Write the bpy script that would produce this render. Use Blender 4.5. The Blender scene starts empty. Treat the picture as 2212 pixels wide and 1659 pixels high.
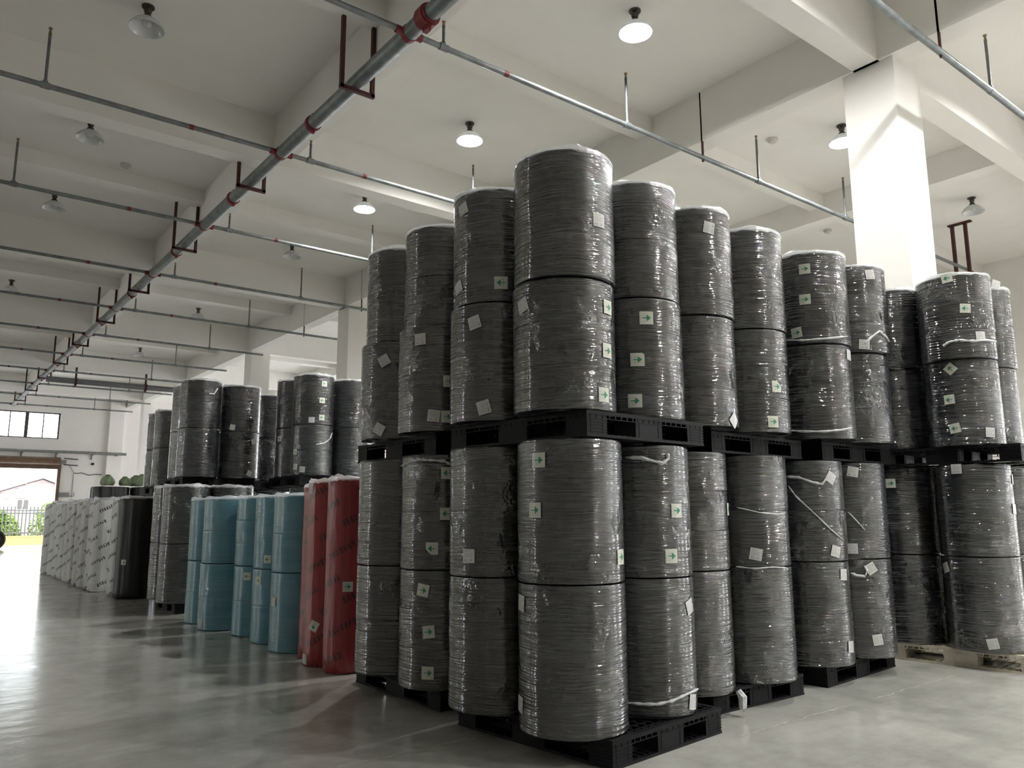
import bpy, math, random
from mathutils import Matrix, Vector
random.seed(7)
PI = math.pi
sc = bpy.context.scene
COL = sc.collection

# ------------------------------------------------------------------ camera
F, PX, PY, H = 1692.5, 1106.0, 829.5, 1.3
YAW, PIT, ROL = (math.radians(a) for a in (37.909, 9.393, -0.225))
fw = Vector((math.sin(YAW)*math.cos(PIT), math.cos(YAW)*math.cos(PIT), math.sin(PIT)))
rt = Vector((math.cos(YAW), -math.sin(YAW), 0)); up = rt.cross(fw)
c, s = math.cos(ROL), math.sin(ROL)
rt, up = c*rt + s*up, -s*rt + c*up
cam_d = bpy.data.cameras.new('camera'); cam = bpy.data.objects.new('camera', cam_d); COL.objects.link(cam)
cam.matrix_world = Matrix(((rt.x, up.x, -fw.x, 0), (rt.y, up.y, -fw.y, 0), (rt.z, up.z, -fw.z, H), (0, 0, 0, 1)))
cam_d.sensor_width = 36; cam_d.lens = F/2212*36; cam_d.clip_end = 400; cam_d.clip_start = .05
sc.camera = cam

# ------------------------------------------------------------------ world, exposure
SKY, LAMP, EXPO = 6.0, 2450.0, 0.60
sc.view_settings.view_transform = 'Standard'; sc.view_settings.look = 'None'
sc.view_settings.gamma = 1; sc.view_settings.use_curve_mapping = False; sc.view_settings.exposure = EXPO
w = bpy.data.worlds.new('overcast_sky'); sc.world = w; w.use_nodes = True
bg = w.node_tree.nodes['Background']; bg.inputs[0].default_value = (.93, .96, 1, 1); bg.inputs[1].default_value = SKY
sc.cycles.use_denoising = True
sc.cycles.max_bounces = 6; sc.cycles.diffuse_bounces = 4; sc.cycles.glossy_bounces = 3; sc.cycles.transparent_max_bounces = 6
sc.cycles.use_adaptive_sampling = True; sc.cycles.adaptive_threshold = .05; sc.cycles.adaptive_min_samples = 16
sc.cycles.sample_clamp_indirect = 6

def ray(x, y):
    d = Vector(((x-PX)/F, (PY-y)/F, -1.0))
    return rt*d.x + up*d.y - fw*d.z

# ------------------------------------------------------------------ node helper / materials
class NT:
    def __init__(s, name):
        s.m = bpy.data.materials.new(name); s.m.use_nodes = True; s.t = s.m.node_tree
        s.t.nodes.clear(); s.out = s.t.nodes.new('ShaderNodeOutputMaterial')
    def n(s, typ, ins=None, **kw):
        nd = s.t.nodes.new(typ)
        for k, v in kw.items(): setattr(nd, k, v)
        for k, v in (ins or {}).items(): s.set(nd, k, v)
        return nd
    def set(s, nd, k, v):
        i = nd.inputs[k]
        if isinstance(v, bpy.types.NodeSocket): s.t.links.new(v, i)
        elif isinstance(v, bpy.types.Node): s.t.links.new(v.outputs[0], i)
        else:
            if isinstance(v, tuple) and len(v) == 3 and i.type == 'RGBA': v = (*v, 1)
            i.default_value = v
    def math(s, op, a, b=0, cc=0): return s.n('ShaderNodeMath', {0: a, 1: b, 2: cc}, operation=op).outputs[0]
    def noise(s, vec, scale, detail=2, rough=.5, dist=0):
        return s.n('ShaderNodeTexNoise', {'Vector': vec, 'Scale': scale, 'Detail': detail, 'Roughness': rough, 'Distortion': dist}).outputs[0]
    def mapr(s, v, a, b, c=0, d=1): return s.n('ShaderNodeMapRange', {0: v, 1: a, 2: b, 3: c, 4: d}).outputs[0]
    def vmul(s, v, k): return s.n('ShaderNodeVectorMath', {0: v, 1: k}, operation='MULTIPLY').outputs[0]
    def vadd(s, v, k): return s.n('ShaderNodeVectorMath', {0: v, 1: k}, operation='ADD').outputs[0]
    def mix(s, f, a, b):
        nd = s.n('ShaderNodeMix', data_type='RGBA'); s.set(nd, 0, f); s.set(nd, 6, a); s.set(nd, 7, b); return nd.outputs[2]
    def bump(s, h, strength, dist, normal=None):
        nd = s.n('ShaderNodeBump', {'Height': h, 'Strength': strength, 'Distance': dist})
        if normal is not None: s.set(nd, 'Normal', normal)
        return nd.outputs[0]
    def obj(s): return s.n('ShaderNodeTexCoord').outputs['Object']
    def rnd(s):
        r = s.n('ShaderNodeObjectInfo').outputs['Random']
        return s.n('ShaderNodeCombineXYZ', {0: s.math('MULTIPLY', r, 37), 1: s.math('MULTIPLY', r, 91), 2: s.math('MULTIPLY', r, 53)}).outputs[0], r
    def pr(s, **kw):
        nd = s.n('ShaderNodeBsdfPrincipled')
        for k, v in kw.items(): s.set(nd, k.replace('_', ' '), v)
        s.t.links.new(nd.outputs[0], s.out.inputs[0]); return nd

def simple(name, col, rough=.5, metal=0, spec=.5, var=.0, vscale=8, bump=0):
    t = NT(name); o = t.obj(); col4 = (*col, 1)
    if var:
        off, r = t.rnd(); v = t.noise(t.vadd(o, off), vscale, 4)
        b = t.mix(t.mapr(v, .3, .7), tuple(x*(1-var) for x in col), tuple(min(1, x*(1+var)) for x in col))
    else: b = col4
    nd = t.pr(Base_Color=b, Roughness=rough, Metallic=metal, Specular_IOR_Level=spec)
    if bump: t.set(nd, 'Normal', t.bump(t.noise(o, vscale*4, 3), bump, .01))
    return t.m

MAT = {}
def plaster(name, col):
    t = NT(name); o = t.obj()
    a = t.noise(o, .35, 4); b = t.noise(o, 2.2, 5, .6)
    k = t.math('ADD', t.math('MULTIPLY', a, .6), t.math('MULTIPLY', b, .4))
    base = t.mix(t.mapr(k, .35, .65), tuple(x*.93 for x in col), col)
    nd = t.pr(Base_Color=base, Roughness=.85, Specular_IOR_Level=.2)
    t.set(nd, 'Normal', t.bump(t.noise(o, 30, 3), .05, .01)); return t.m
MAT['plaster'] = plaster('white_plaster', (.87, .845, .80))
MAT['plaster_wall'] = plaster('wall_plaster', (.85, .815, .78))

def floor_mat():
    t = NT('polished_concrete'); o = t.obj()
    so = t.vmul(o, (1, 1, 0))
    a = t.noise(so, .5, 5, .6); b = t.noise(so, 3.5, 6, .65); f = t.noise(t.vmul(so, (1.2, 9, 1)), 2.0, 4, .6)
    k = t.math('ADD', t.math('MULTIPLY', a, .45), t.math('ADD', t.math('MULTIPLY', b, .45), t.math('MULTIPLY', f, .1)))
    base = t.mix(t.mapr(k, .40, .60), (.33, .327, .298), (.48, .475, .435))
    sp = t.mapr(t.noise(so, 14, 3, .7), .70, .78)
    base = t.mix(t.math('MULTIPLY', sp, .35), base, (.5, .49, .46))
    rough = t.mapr(t.noise(so, 1.3, 5, .7), .3, .7, .12, .22)
    nd = t.pr(Base_Color=base, Roughness=rough, Specular_IOR_Level=.34)
    h = t.math('ADD', t.math('MULTIPLY', t.noise(t.vmul(so, (1.0, 1.5, 1)), 3.5, 3), 1.0), t.math('MULTIPLY', t.noise(so, 22, 3), .12))
    t.set(nd, 'Normal', t.bump(h, .10, .03)); return t.m
MAT['floor'] = floor_mat()

def film_mat(name, dark, film, haze, coat=1.0, crough=.09, bs=.55, lines=.55, cior=1.5):
    """nonwoven fabric under a few turns of clear stretch film"""
    t = NT(name); o = t.obj(); off, r = t.rnd(); p = t.vadd(o, off)
    low = t.noise(p, 1.8, 2); sep = t.n('ShaderNodeSeparateXYZ', {0: p})
    z = t.math('ADD', sep.outputs[2], t.math('MULTIPLY', low, .05))
    q = t.n('ShaderNodeCombineXYZ', {0: sep.outputs[0], 1: sep.outputs[1], 2: z}).outputs[0]
    st = t.noise(t.vmul(q, (.8, .8, 78)), 1.0, 1.5, .5)           # horizontal stretch wrinkles
    st2 = t.noise(t.vmul(q, (3.0, 3.0, 130)), 1.0, 1, .5)
    def lineset(tx, ty, zs, wd):
        zz = t.math('ADD', z, t.math('ADD', t.math('MULTIPLY', sep.outputs[0], tx), t.math('MULTIPLY', sep.outputs[1], ty)))
        v = t.n('ShaderNodeCombineXYZ', {0: t.math('MULTIPLY', sep.outputs[0], 1.3), 1: t.math('MULTIPLY', sep.outputs[1], 1.3), 2: t.math('MULTIPLY', zz, zs)}).outputs[0]
        return t.mapr(t.math('ABSOLUTE', t.math('SUBTRACT', t.noise(v, 1.0, 2, .6), .5)), 0, wd, 1, 0)
    r1 = lineset(.06, -.05, 24, .035); r2 = lineset(-.05, .07, 30, .035)             # long stress lines in the film, two wraps
    gate = t.mapr(t.noise(t.vmul(p, (2.5, 2.5, 4)), 1.0, 2), .42, .6)
    ridge = t.math('MULTIPLY', t.math('MAXIMUM', r1, r2), gate)
    patch = t.mapr(t.noise(p, 3.2, 2, .6), .56, .72)
    crum = t.noise(p, 16, 2, .65, .5)
    lay = t.mapr(t.noise(t.vmul(q, (.3, .3, 5)), 1.0, 2), .4, .62)
    f = t.math('ADD', t.math('MULTIPLY', ridge, lines), t.math('MULTIPLY', lay, haze))
    f = t.math('ADD', f, t.math('MULTIPLY', t.mapr(st, .5, .75), haze))
    base = t.mix(f, dark, film)
    h = t.math('ADD', t.math('ADD', t.math('MULTIPLY', st, .8), t.math('MULTIPLY', ridge, .16)), t.math('ADD', t.math('MULTIPLY', st2, .3), t.math('MULTIPLY', t.math('MULTIPLY', crum, patch), 2.2)))
    nb = t.bump(h, bs, .0145)
    nd = t.pr(Base_Color=base, Roughness=.28, Specular_IOR_Level=.3, Coat_Weight=coat, Coat_Roughness=crough, Coat_IOR=cior)
    t.set(nd, 'Coat Normal', nb)
    t.set(nd, 'Anisotropic', .92); t.set(nd, 'Tangent', t.n('ShaderNodeTangent', direction_type='RADIAL', axis='Z').outputs[0])
    return t.m
MAT['charcoal'] = film_mat('charcoal_fabric_in_film', (.0112, .0122, .0142), (.17, .19, .22), .025, 1.0, .04, 1.0, .2, 1.95)
MAT['blue'] = film_mat('blue_fabric_in_film', (.092, .265, .345), (.23, .38, .42), .30, .8, .16, .35, .25)

def wrap_mat(name, col, ink, rough, coat, dens):
    """printed plastic packing film: slanting rows of lettering"""
    t = NT(name); uv = t.n('ShaderNodeUVMap').outputs[0]; off, r = t.rnd()
    sep = t.n('ShaderNodeSeparateXYZ', {0: uv}); an = math.radians(27)
    u, v = sep.outputs[0], t.math('ADD', sep.outputs[1], t.math('MULTIPLY', r, 3))
    p = t.math('ADD', t.math('MULTIPLY', u, math.cos(an)), t.math('MULTIPLY', v, math.sin(an)))
    q = t.math('SUBTRACT', t.math('MULTIPLY', v, math.cos(an)), t.math('MULTIPLY', u, math.sin(an)))
    qs = t.math('DIVIDE', q, .19); row = t.math('FLOOR', qs); qf = t.math('SUBTRACT', qs, row)
    ps = t.math('ADD', t.math('DIVIDE', p, .44), t.math('MULTIPLY', row, .47)); pf = t.math('FRACT', ps)
    band = t.math('LESS_THAN', t.math('ABSOLUTE', t.math('SUBTRACT', qf, .5)), .15)
    dash = t.math('LESS_THAN', pf, .62)
    cell = t.math('FRACT', t.math('MULTIPLY', pf, 11.3)); let = t.math('LESS_THAN', cell, .72)
    ns = t.n('ShaderNodeTexNoise', {'Vector': t.n('ShaderNodeCombineXYZ', {0: t.math('MULTIPLY', p, 60), 1: t.math('MULTIPLY', q, 60), 2: r}).outputs[0], 'Scale': 1.0, 'Detail': 1})
    hole = t.math('GREATER_THAN', ns.outputs[0], .42)
    m = t.math('MULTIPLY', t.math('MULTIPLY', band, dash), t.math('MULTIPLY', let, hole))
    o = t.obj(); k = t.noise(t.vmul(t.vadd(o, off), (6, 6, .8)), 1.0, 3)
    base = t.mix(t.mapr(k, .3, .7), tuple(x*.82 for x in col), col)
    base = t.mix(t.math('MULTIPLY', m, dens), base, ink)
    nd = t.pr(Base_Color=base, Roughness=rough, Coat_Weight=coat, Coat_Roughness=.2)
    nb = t.bump(t.noise(t.vmul(t.vadd(o, off), (14, 14, 2.2)), 1.0, 3, .6), .35, .02)
    t.set(nd, 'Coat Normal', nb); t.set(nd, 'Normal', nb); return t.m
MAT['red'] = wrap_mat('printed_red_wrap', (.36, .035, .04), (.035, .012, .016), .45, .5, .8)
MAT['white'] = wrap_mat('printed_white_wrap', (.80, .81, .80), (.045, .047, .055), .5, .3, .95)

def bag_mat():
    t = NT('black_roll_in_loose_bag'); o = t.obj(); off, r = t.rnd()
    k = t.noise(t.vmul(t.vadd(o, off), (9, 9, .9)), 1.0, 4, .6)
    nd = t.pr(Base_Color=(.011, .0115, .013), Roughness=.5, Coat_Weight=.35, Coat_Roughness=.25)
    nb = t.bump(k, .6, .03); t.set(nd, 'Coat Normal', nb); return t.m
MAT['bag'] = bag_mat()

def clear_film():
    t = NT('crumpled_clear_film'); o = t.obj()
    nb = t.bump(t.noise(o, 45, 3, .6), .6, .01)
    gl = t.n('ShaderNodeBsdfGlossy', {'Color': (.95, .96, 1, 1), 'Roughness': .16, 'Normal': nb})
    di = t.n('ShaderNodeBsdfTranslucent', {'Color': (.85, .87, .88, 1)}); d2 = t.n('ShaderNodeBsdfDiffuse', {'Color': (.78, .8, .81, 1)})
    tr = t.n('ShaderNodeBsdfTransparent')
    a = t.n('ShaderNodeMixShader', {0: .5, 1: di.outputs[0], 2: d2.outputs[0]})
    b = t.n('ShaderNodeMixShader', {0: .30, 1: a.outputs[0], 2: gl.outputs[0]})
    e = t.n('ShaderNodeMixShader', {0: .62, 1: tr.outputs[0], 2: b.outputs[0]})
    t.t.links.new(e.outputs[0], t.out.inputs[0]); return t.m
MAT['film'] = clear_film()
MAT['rope'] = simple('twisted_film_tail', (.62, .63, .63), .3, 0, .6, .25, 40, .5)

def paper(name, kind):
    t = NT(name); uv = t.n('ShaderNodeUVMap').outputs[0]; sep = t.n('ShaderNodeSeparateXYZ', {0: uv}); u, v = sep.outputs[0], sep.outputs[1]
    cu = t.math('FLOOR', t.math('MULTIPLY', u, 46)); cv = t.math('FLOOR', t.math('MULTIPLY', v, 40))
    wn = t.n('ShaderNodeTexWhiteNoise', {0: t.n('ShaderNodeCombineXYZ', {0: cu, 1: cv}).outputs[0]}, noise_dimensions='2D').outputs[0]
    ink = t.math('GREATER_THAN', wn, .5)
    def box(x0, x1, y0, y1):
        a = t.math('MULTIPLY', t.math('GREATER_THAN', u, x0), t.math('LESS_THAN', u, x1))
        return t.math('MULTIPLY', a, t.math('MULTIPLY', t.math('GREATER_THAN', v, y0), t.math('LESS_THAN', v, y1)))
    if kind == 'arrow':
        m = t.math('ADD', box(.06, .12, .12, .88), t.math('ADD', box(.30, .38, .18, .36), box(.30, .38, .64, .82)))
        m = t.math('MULTIPLY', m, ink); col = (.62, .64, .55)
    else:
        rows = None
        for y0, y1, x1 in ((.80, .90, .62), (.64, .71, .86), (.52, .59, .74), (.40, .47, .88)):
            b = box(.1, x1, y0, y1); rows = b if rows is None else t.math('ADD', rows, b)
        bar = t.math('MULTIPLY', box(.12, .8, .1, .28), t.math('GREATER_THAN', t.n('ShaderNodeTexWhiteNoise', {1: cu}, noise_dimensions='1D').outputs[0], .45))
        m = t.math('ADD', t.math('MULTIPLY', rows, ink), bar); col = (.60, .60, .58)
    base = t.mix(t.math('MULTIPLY', m, .55), col, (.12, .13, .13))
    t.pr(Base_Color=base, Roughness=.5, Coat_Weight=.35, Coat_Roughness=.15); return t.m
MAT['arrow_paper'] = paper('arrow_sticker_paper', 'arrow'); MAT['label_paper'] = paper('label_sticker_paper', 'label')
MAT['green_ink'] = simple('green_ink', (.045, .25, .15), .5)
MAT['black_plastic'] = simple('black_plastic', (.008, .008, .009), .55, 0, .16, .3, 12, .1)
MAT['cream_plastic'] = simple('cream_plastic', (.64, .59, .48), .55, 0, .4, .14, 5, .1)
MAT['galv'] = simple('galvanised_pipe', (.20, .215, .22), .45, .5, .5, .25, 7)
MAT['galv_dark'] = simple('galvanised_thread', (.16, .165, .17), .5, .5, .5, .2, 20)
MAT['brass'] = simple('sprinkler_brass', (.25, .2, .13), .4, .8)
MAT['red_paint'] = simple('red_paint', (.17, .020, .024), .5, 0, .4, .25, 10)
MAT['maroon'] = simple('dark_red_steel', (.055, .013, .013), .55, 0, .4, .2, 8)
MAT['bell_metal'] = simple('lamp_bell_aluminium', (.55, .55, .54), .38, .6, .5, .1, 4)
def shade():
    t = NT('lamp_shade'); o = t.obj()
    a = t.n('ShaderNodeBsdfDiffuse', {'Color': (.72, .73, .73, 1)}); b = t.n('ShaderNodeBsdfTranslucent', {'Color': (.72, .73, .72, 1)}); g = t.n('ShaderNodeBsdfGlossy', {'Roughness': .2})
    e = t.n('ShaderNodeMixShader', {0: .14, 1: a.outputs[0], 2: b.outputs[0]}); e2 = t.n('ShaderNodeMixShader', {0: .1, 1: e.outputs[0], 2: g.outputs[0]})
    t.t.links.new(e2.outputs[0], t.out.inputs[0]); return t.m
MAT['bell_metal'] = shade()
MAT['bell_in'] = simple('lamp_bell_inside', (.85, .85, .83), .5)
MAT['lamp_neck'] = simple('lamp_neck', (.07, .06, .05), .5, .3)
MAT['bulb_off'] = simple('bulb_glass_off', (.6, .6, .58), .15)
def emit(name, col, st):
    t = NT(name); e = t.n('ShaderNodeEmission', {0: (*col, 1), 1: st}); t.t.links.new(e.outputs[0], t.out.inputs[0]); return t.m
MAT['bulb_on'] = emit('bulb_lit', (1, .995, .97), LAMP)
MAT['detector'] = simple('detector_plastic', (.6, .58, .54), .5)
MAT['wood_frame'] = simple('brown_door_frame', (.14, .085, .055), .5, 0, .4, .2, 6)
MAT['steel_grey'] = simple('grey_steel', (.22, .22, .21), .5, .2, .5, .15, 8)
MAT['win_frame'] = simple('dark_window_frame', (.07, .065, .06), .5)
MAT['cable'] = simple('cable', (.05, .045, .04), .6)
def glass():
    t = NT('window_glass'); tr = t.n('ShaderNodeBsdfTransparent', {0: (.93, .96, .95, 1)}); g = t.n('ShaderNodeBsdfGlossy', {'Roughness': .02})
    e = t.n('ShaderNodeMixShader', {0: .07, 1: tr.outputs[0], 2: g.outputs[0]}); t.t.links.new(e.outputs[0], t.out.inputs[0]); return t.m
MAT['glass'] = glass()
MAT['green_bag'] = simple('green_plastic_bag', (.26, .33, .20), .45, 0, .5, .3, 14, .5)
MAT['yard'] = simple('yard_concrete', (.50, .50, .50), .8, 0, .3, .12, 1.2)
MAT['orange'] = simple('orange_paint', (.62, .30, .12), .7, 0, .3, .08, 2)
def brick_mat():
    t = NT('pale_house_render'); o = t.obj()
    k = t.noise(t.vmul(o, (.7, 1, 2.6)), 2.4, 5, .7)
    t.pr(Base_Color=t.mix(t.mapr(k, .38, .62), (.20, .15, .14), (.33, .30, .29)), Roughness=.9); return t.m
MAT['house'] = brick_mat()
MAT['roof'] = simple('grey_roof', (.30, .25, .24), .8, 0, .3, .2, 4)
MAT['far_white'] = simple('far_white_building', (.70, .72, .74), .8, 0, .3, .08, 1)
MAT['fence'] = simple('fence_paint', (.07, .08, .07), .6)
MAT['leaf'] = simple('hedge_leaf', (.17, .26, .045), .6, 0, .4, .5, 3)
MAT['rubber'] = simple('tyre_rubber', (.014, .014, .014), .7)
MAT['joint'] = simple('floor_joint_filler', (.42, .41, .37), .8, 0, .3, .35, 25)
MAT['sheet_beige'] = simple('pink_reflection_panel', (.52, .42, .38), .7, 0, .3, .1, 2)
MAT['sheet_green'] = simple('green_steel_door', (.10, .30, .10), .5, 0, .4, .1, 2)

# ------------------------------------------------------------------ mesh helper
class MB:
    def __init__(s): s.v, s.f, s.uv = [], [], None
    def box(s, x0, x1, y0, y1, z0, z1):
        b = len(s.v)
        s.v += [(x0,y0,z0),(x1,y0,z0),(x1,y1,z0),(x0,y1,z0),(x0,y0,z1),(x1,y0,z1),(x1,y1,z1),(x0,y1,z1)]
        s.f += [tuple(b+i for i in q) for q in ((3,2,1,0),(4,5,6,7),(0,1,5,4),(1,2,6,5),(2,3,7,6),(3,0,4,7))]; return s
    def tube(s, pts, rad, n=12, cap=True):
        """round tube along a polyline; rad number or list"""
        pts = [Vector(p) for p in pts]; b = len(s.v); k = len(pts)
        for i, p in enumerate(pts):
            d = (pts[min(i+1, k-1)] - pts[max(i-1, 0)]).normalized()
            a = Vector((0, 0, 1)) if abs(d.z) < .9 else Vector((1, 0, 0))
            e1 = d.cross(a).normalized(); e2 = d.cross(e1)
            r = rad[i] if isinstance(rad, (list, tuple)) else rad
            for j in range(n):
                t = 2*PI*j/n; s.v.append(tuple(p + e1*math.cos(t)*r + e2*math.sin(t)*r))
        for i in range(k-1):
            for j in range(n):
                j2 = (j+1) % n; s.f.append((b+i*n+j, b+i*n+j2, b+(i+1)*n+j2, b+(i+1)*n+j))
        if cap:
            s.f.append(tuple(b+j for j in range(n-1, -1, -1))); s.f.append(tuple(b+(k-1)*n+j for j in range(n)))
        return s
    def lathe(s, prof, n=48, rfun=None, cap=True, c=(0, 0, 0)):
        b = len(s.v)
        for i, (r, z) in enumerate(prof):
            for j in range(n):
                t = 2*PI*j/n; rr = r*(rfun(t, z) if rfun else 1)
                s.v.append((c[0]+rr*math.cos(t), c[1]+rr*math.sin(t), c[2]+z))
        for i in range(len(prof)-1):
            for j in range(n):
                j2 = (j+1) % n; s.f.append((b+i*n+j, b+i*n+j2, b+(i+1)*n+j2, b+(i+1)*n+j))
        if cap:
            s.f.append(tuple(b+j for j in range(n-1, -1, -1))); m = b+(len(prof)-1)*n; s.f.append(tuple(m+j for j in range(n)))
        return s
    def mesh(s, name, smooth=False):
        me = bpy.data.meshes.new(name); me.from_pydata(s.v, [], s.f)
        if smooth:
            me.polygons.foreach_set('use_smooth', [True]*len(me.polygons))
            try: me.set_sharp_from_angle(angle=math.radians(40))
            except Exception: pass
        if s.uv:
            l = me.uv_layers.new(name='UVMap')
            for lp in me.loops: l.data[lp.index].uv = s.uv[lp.vertex_index]
        me.update(); return me

def link(name, me, mat=None, parent=None, loc=None, rz=0):
    if isinstance(me, MB): me = me.mesh(name)
    o = bpy.data.objects.new(name, me); COL.objects.link(o)
    if mat is not None and me is not None and len(me.materials) == 0: me.materials.append(MAT[mat])
    if parent is not None: o.parent = parent
    if loc is not None: o.location = loc
    o.rotation_euler[2] = rz
    return o
def thing(name, label, cat, loc=(0, 0, 0), rz=0, group=None):
    o = link(name, None, loc=loc, rz=rz); o.empty_display_size = .1
    return tag(o, label, cat, group)
def tag(o, label, cat, group=None):
    o['label'] = label; o['category'] = cat
    if group: o['group'] = group
    return o
def struct(name, mb, mat, label=None):
    o = link(name, mb, mat); o['kind'] = 'structure'
    if label: o['label'] = label
    return o

# ------------------------------------------------------------------ building shell
XL, XR, YB, YE, ZS = -18.6, 20.0, -36.0, 41.0, 7.14
flo = struct('floor', MB().box(XL, XR, YB, YE+.25, -.25, 0), 'floor')
struct('ceiling', MB().box(XL-.25, XR+.25, YB-.25, YE+.25, ZS, ZS+.25), 'plaster')
def joint(pts, wdt):
    mb = MB()
    for i, (x, y) in enumerate(pts):
        k = wdt*(.5+random.random()*.7)*(0.25 if i in (0, len(pts)-1) else 1)
        mb.v += [(x, y-k/2, .0012), (x, y+k/2, .0012)]
        if i: mb.f.append((2*i-2, 2*i, 2*i+1, 2*i-1))
    o = link('floor_joint', mb, 'joint', flo)
random.seed(3)
joint([(1.9+.06*i, 4.0+random.uniform(-.013, .013)) for i in range(22)], .013)
joint([(4.05+.06*i, 3.04+random.uniform(-.012, .012)) for i in range(22)], .014)
joint([(5.55+.07*i, 3.03+random.uniform(-.014, .014)) for i in range(20)], .009)

# end wall: door (x DX0..DX1), window band above
DX0, DX1, DZ, WX0, WX1, WZ0, WZ1 = 1.3, 5.66, 3.42, 1.7, 5.6, 4.74, 5.93
mb = MB()
mb.box(XL, DX0, YE, YE+.25, 0, ZS).box(DX0, WX0, YE, YE+.25, DZ, ZS).box(DX1, XR, YE, YE+.25, 0, ZS)
mb.box(WX0, DX1, YE, YE+.25, DZ, WZ0).box(WX0, DX1, YE, YE+.25, WZ1, ZS).box(WX1, DX1, YE, YE+.25, WZ0, WZ1)
struct('wall_end', mb, 'plaster_wall')
struct('trim_1', MB().box(7.63, 8.25, YE-.22, YE, 0, ZS), 'plaster_wall', 'flat plaster pilaster on the end wall right of the doorway')
# right wall: solid where the picture shows it, window openings behind the viewer, added unseen ones towards the far end
mb = MB().box(XR, XR+.25, 1.0, 13.0, 0, ZS).box(XR, XR+.25, 13.0, YE+.25, 0, 1.0).box(XR, XR+.25, 13.0, YE+.25, 5.8, ZS)
for k in range(5): mb.box(XR, XR+.25, 13.0+5.8*k, (18.9 if k < 1 else 14.8)+5.8*k, 1.0, 5.8)  # unseen far openings, added to bring daylight onto the end wall
mb.box(XR, XR+.25, YB, -18.2, 0, ZS).box(XR, XR+.25, -18.2, 1.0, 0, 1.0).box(XR, XR+.25, -18.2, 1.0, 4.4, ZS)
for k in range(3): mb.box(XR, XR+.25, -18.2+6.4*k, -14.0+6.4*k, 1.0, 5.0)
struct('wall_right', mb, 'plaster_wall')
# left wall, outside the picture: solid at the near end, tall window openings towards the far end
mb = MB().box(XL-.25, XL, YB, 8.0, 0, ZS).box(XL-.25, XL, 8.0, YE+.25, 0, 1.0).box(XL-.25, XL, 8.0, YE+.25, 5.8, ZS)
for k in range(6): mb.box(XL-.25, XL, 8.0+5.6*k, (13.7, 11.6, 10.6, 11.6, 10.4, 9.6)[k]+5.6*k, 1.0, 5.8)
mb.box(XL-.25, XL, 40.4, YE+.25, 1.0, 5.8)
struct('wall_left', mb, 'plaster_wall')
# unseen pink wall and green block, added for coloured reflections on the rolls
struct('reflection_wall_pink', MB().box(XL-4.3, XL-4.0, 22.5, 30.0, -.3, 6.5), 'sheet_beige')
struct('reflection_block_green', MB().box(XL-4.6, XL-3.4, 30.2, 44.0, -.3, 5.0), 'leaf')
struct('wall_back', MB().box(XL, XR, YB-.25, YB, 0, ZS), 'plaster_wall')

# columns and beams
CY = [4.07+6.8*k for k in range(-5, 6)]
n = 0
for k, y in enumerate(CY):
    for x in (8.71, -9.49):
        o = struct('column', MB().box(x-.3, x+.3, y-.3, y+.3, 0, ZS), 'plaster')
    struct('beam', MB().box(XL, XR, y-.15, y+.15, 6.4, ZS), 'plaster')
    if y+3.4 < YE: struct('beam', MB().box(XL, XR, y+3.25, y+3.55, 6.9, ZS), 'plaster')
for x, z in ((8.51, 6.4), (-9.49, 6.4), (4.05, 6.55), (13.2, 6.66), (-.5, 6.66), (-5, 6.66)):
    struct('beam', MB().box(x-.15, x+.15, YB, YE, z, ZS), 'plaster')

# ------------------------------------------------------------------ end wall fittings
dr = link('door_1', None); dr['kind'] = 'structure'; dr['label'] = 'wide open roller shutter doorway with brown frame in end wall'
link('door_frame', MB().box(DX1, DX1+.13, YE-.12, YE, 0, DZ+.1), 'wood_frame', dr)
link('door_frame', MB().box(DX0-.13, DX0, YE-.12, YE, 0, DZ+.1), 'wood_frame', dr)
link('door_header', MB().box(DX0-.13, DX1+.13, YE-.16, YE-.02, DZ-.05, DZ+.2), 'wood_frame', dr)
link('shutter_roll', MB().tube([(DX0-.1, YE-.34, 3.72), (DX1+.05, YE-.34, 3.72)], .17, 16).mesh('shutter_roll', True), 'wood_frame', dr)
mo = link('shutter_motor', MB().box(DX1+.0, DX1+.28, YE-.45, YE-.2, 3.6, 3.78), 'steel_grey', dr)
for z in (3.86, 3.58): link('support_arm', MB().tube([(DX1+.2, YE-.3, z), (DX1+.8, YE-.05, z-.02)], .025, 8), 'cable', mo)
wn = link('window_1', None); wn['kind'] = 'structure'; wn['label'] = 'long bright window band with dark frame above the doorway'
fr = MB()
for z in (WZ0, WZ1-.05): fr.box(WX0, WX1, YE+.04, YE+.14, z, z+.05)
for x in (WX0, WX1-.06): fr.box(x, x+.06, YE+.04, YE+.14, WZ0, WZ1)
link('window_frame', fr, 'win_frame', wn)
step = (WX1-WX0)/6
for i in range(1, 6):
    x = WX0+i*step; d = .07 if i % 2 == 0 else .022
    link('mullion', MB().box(x-d, x+d, YE+.05, YE+.12, WZ0, WZ1), 'win_frame', wn)
for i in range(6): link('pane', MB().box(WX0+i*step+.03, WX0+(i+1)*step-.03, YE+.085, YE+.092, WZ0+.05, WZ1-.05), 'glass', wn)
rl = thing('wall_pipe', 'grey pipe on brackets running along end wall above doorway', 'pipe', (0, 0, 0))
link('pipe', MB().tube([(DX0-2, YE-.42, 4.14), (8.4, YE-.42, 4.14)], .065, 12).mesh('pipe', True), 'steel_grey', rl)
for x in (1.7, 2.9, 4.2, 5.55, 7.0, 8.0):
    link('pipe_bracket', MB().box(x-.03, x+.03, YE-.5, YE, 4.04, 4.09).box(x-.03, x+.03, YE-.06, YE, 3.85, 4.09), 'steel_grey', rl)
cb = [(6.35, 3.22), (6.5, 3.2), (6.62, 3.24), (6.78, 3.2), (6.95, 3.13), (7.1, 3.16), (7.25, 3.19), (7.5, 3.18)]
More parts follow.
